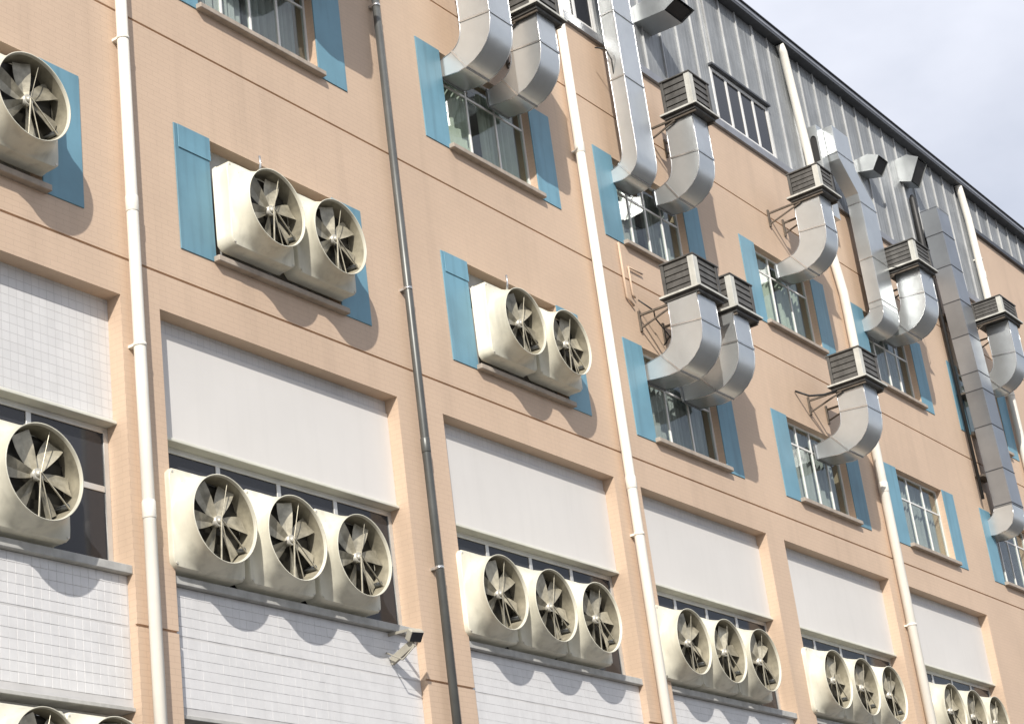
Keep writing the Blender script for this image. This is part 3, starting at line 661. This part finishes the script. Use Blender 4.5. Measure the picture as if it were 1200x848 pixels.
# ------------------------------------------------------------ louvred air coolers with tray and brackets
def cooler(x0, x1, yf, yb, zb, zt, label, nsl=5):
    root = thing('air_cooler', P(x0, 1.0, zb), label, 'air cooler', 'louvred air coolers on wall brackets')
    pw_ = .0100; th = .0022
    MB().box(x0 + .0025, x1 - .0025, yf + .0025, yb - .001, zb + .0005, zt - .001).build('casing', M['cooler_dark'], root)
    # corner posts
    MB().box(x0, x0 + th, yf, yf + pw_ * .8, zb, zt).box(x0 + th, x0 + pw_, yf, yf + th, zb, zt).build('corner_post', M['post'], root, .004)
    for (a, b, c, d) in ((x1 - pw_ * .6, x1, yf, yf + th), (x0, x0 + th, yb - pw_ * .4, yb), (x1 - th, x1, yb - pw_ * .4, yb)):
        MB().box(a, b, c, d, zb, zt).build('corner_post', M['louvre'], root, .004)
    MB().box(x0 - .001, x1 + .001, yf - .001, yb + .001, zt, zt + .0022).build('top_cap', M['louvre'], root, .004)
    h = (zt - zb) / nsl
    org = world_of(root)
    for k in range(nsl):
        z = zb + (k + .5) * h
        l1 = (yb - pw_ * .45) - (yf + pw_ * .85); c = P(x0 + .0016, (yf + pw_ * .85 + yb - pw_ * .45) / 2, z)
        sm_ = MB().boxm((-.009, -l1 * S / 2, -h * S * .475), (.009, l1 * S / 2, h * S * .475)).mesh('slat', M['louvre'], .003)
        put('slat', sm_, root, tuple(c - org), (0, math.radians(9), 0))
        l2 = (x1 - pw_ * .65) - (x0 + pw_ + .0003); c = P((x0 + pw_ + .0003 + x1 - pw_ * .65) / 2, yf + .0016, z)
        sm_ = MB().boxm((-l2 * S / 2, -.009, -h * S * .475), (l2 * S / 2, .009, h * S * .475)).mesh('slat', M['louvre'], .003)
        put('slat', sm_, root, tuple(c - org), (math.radians(-9), 0, 0))
    # stepped tray
    o = .0045
    tr_ = MB().box(x0 - o, x1 + o, yf - o, yb + o, zb - .0038, zb - .0008).build('tray', M['louvre'], root, .006)
    MB().box(x0 - o * .2, x1 + o * .2, yf - o * .2, yb + o * .3, zb - .0078, zb - .0040).build('tray_rim', M['louvre'], tr_, .006)
    MB().box(x0 - o - .0006, x1 + o + .0006, yf - o - .0008, yf - o - .0001, zb - .0030, zb - .0004).build('tray_edge', M['post'], tr_, .002)
    MB().box(x0 - o - .0007, x0 - o - .0001, yf - o, yb + o, zb - .0030, zb - .0004).build('tray_edge', M['post'], tr_, .002)
    # angle-steel cantilever brackets
    for x in (x0 + .002, x1 - .002):
        b = MB(); b.bar(P(x, yf, zb - .0095), P(x, 1.0, zb - .0095), .032, .032); b.bar(P(x, yb - .012, zb - .0115), P(x, .9995, zb - .026), .024, .024); b.bar(P(x, .9985, zb - .030), P(x, .9985, zb - .004), .045, .03)
        b.build('bracket', M['steel_br'], root)
    return root
cooler(1.144, 1.198, .9270, .9680, 1.167, 1.212, 'louvred cooler box above the frame, left')
cooler(1.236, 1.292, .9270, .9680, 1.167, 1.212, 'louvred cooler box above the frame, beside the dark pipe')
cooler(1.5990, 1.6500, .9230, .9650, 1.1640, 1.210, 'louvred box with dark tray cut by the top edge of the photo')
cooler(1.9570, 2.0080, .9250, .9680, 1.1810, 1.2260, 'topmost louvred cooler box with a pale corner post beside the metal cladding')
cooler(1.8610, 1.9200, .9160, .9610, .8975, .9370, 'larger louvred cooler box of the lower pair, on the left')
cooler(1.9510, 2.0060, .9160, .9580, .8975, .9385, 'smaller-looking dark cooler box of the lower pair, on the right')
cooler(2.2840, 2.3330, .9130, .9600, 1.1750, 1.2090, 'louvred cooler box above the pale single duct')
cooler(2.6130, 2.6760, .9180, .9700, 1.1680, 1.2020, 'louvred cooler box behind the offset duct')
cooler(2.2980, 2.3560, .9130, .9610, .8965, .9370, 'lowest louvred cooler box with a cream corner post')
cooler(2.9700, 3.0400, .9180, .9700, 1.1850, 1.2140, 'rounded grey cooler box at the far right')

# ------------------------------------------------------------ wall bits
def wire(pts, r, label, name='cable', mt_=None):
    return tag(MB().tube([P(*p) for p in pts], r, 8).build(name, mt_ or M['rubber']), label, 'cable')
# conduit loop left of the lower pair of coolers
cd = MB(); cd.tube([P(1.838, .9975, .975), P(1.838, .9975, .905), P(1.852, .9975, .897)], .020, 8); cd.tube([P(1.853, .9975, .948), P(1.853, .9975, .912), P(1.858, .9975, .909)], .016, 8); cd.tube([P(1.853, .9975, .948), P(1.885, .9975, .948)], .014, 8)
tag(cd.build('wall_conduit', M['reveal']), 'peach painted conduit bent down the wall beside the lower left cooler', 'conduit')
wire([(1.858, .994, .905), (1.875, .985, .893), (1.885, .99, .888), (1.905, .985, .868), (1.90, .992, .858)], .012, 'black cable looping from the wall under the lower left cooler')
wire([(2.262, .9985, .892), (2.275, .985, .884), (2.288, .970, .884), (2.300, .955, .888)], .020, 'thick black cable sagging to the lowest single cooler')
wire([(1.834, .985, 1.235), (1.842, .975, 1.232), (1.848, .972, 1.218), (1.853, .975, 1.20), (1.870, .990, 1.15)], .012, 'black cable hanging beside the tall slim duct')
wire([(2.60, .955, 1.165), (2.64, .912, 1.158), (2.70, .93, 1.165), (2.75, .97, 1.175)], .008, 'thin cable strung across the shiny duct at the right')
# flood lamp on a bracket at the right end of the lower left bay
lr = thing('flood_lamp', P(1.330, .995, .425), 'small grey floodlight on a bracket at the right end of the white tiled wall', 'lamp')
q = Vector(P(1.330, .980, .425))
lb = MB(); lb.boxm((-.09, -.045, -.07), (.09, .045, .07)); lbm = lb.mesh('lamp_head', M['lamp_body'], .012)
put('lamp_head', lbm, lr, tuple(q - world_of(lr)), (math.radians(40), 0, math.radians(-18)))
lg = MB().boxm((-.077, -.053, -.058), (.077, -.046, .058)).mesh('lamp_glass', M['dark_glass'], .002)
put('lamp_glass', lg, lr, tuple(q - world_of(lr)), (math.radians(40), 0, math.radians(-18)))
b = MB(); b.bar(P(1.330, 1.0080, .432), P(1.330, .9825, .431), .03); b.tube([P(1.323, 1.007, .415), P(1.323, .990, .405), P(1.328, .98, .415)], .01, 6); b.bar(P(1.330, .982, .419), P(1.330, 1.0075, .408), .04, .09)
b.build('lamp_bracket', M['lamp_body'], lr)
# loose infill tabs hanging below two blue panels
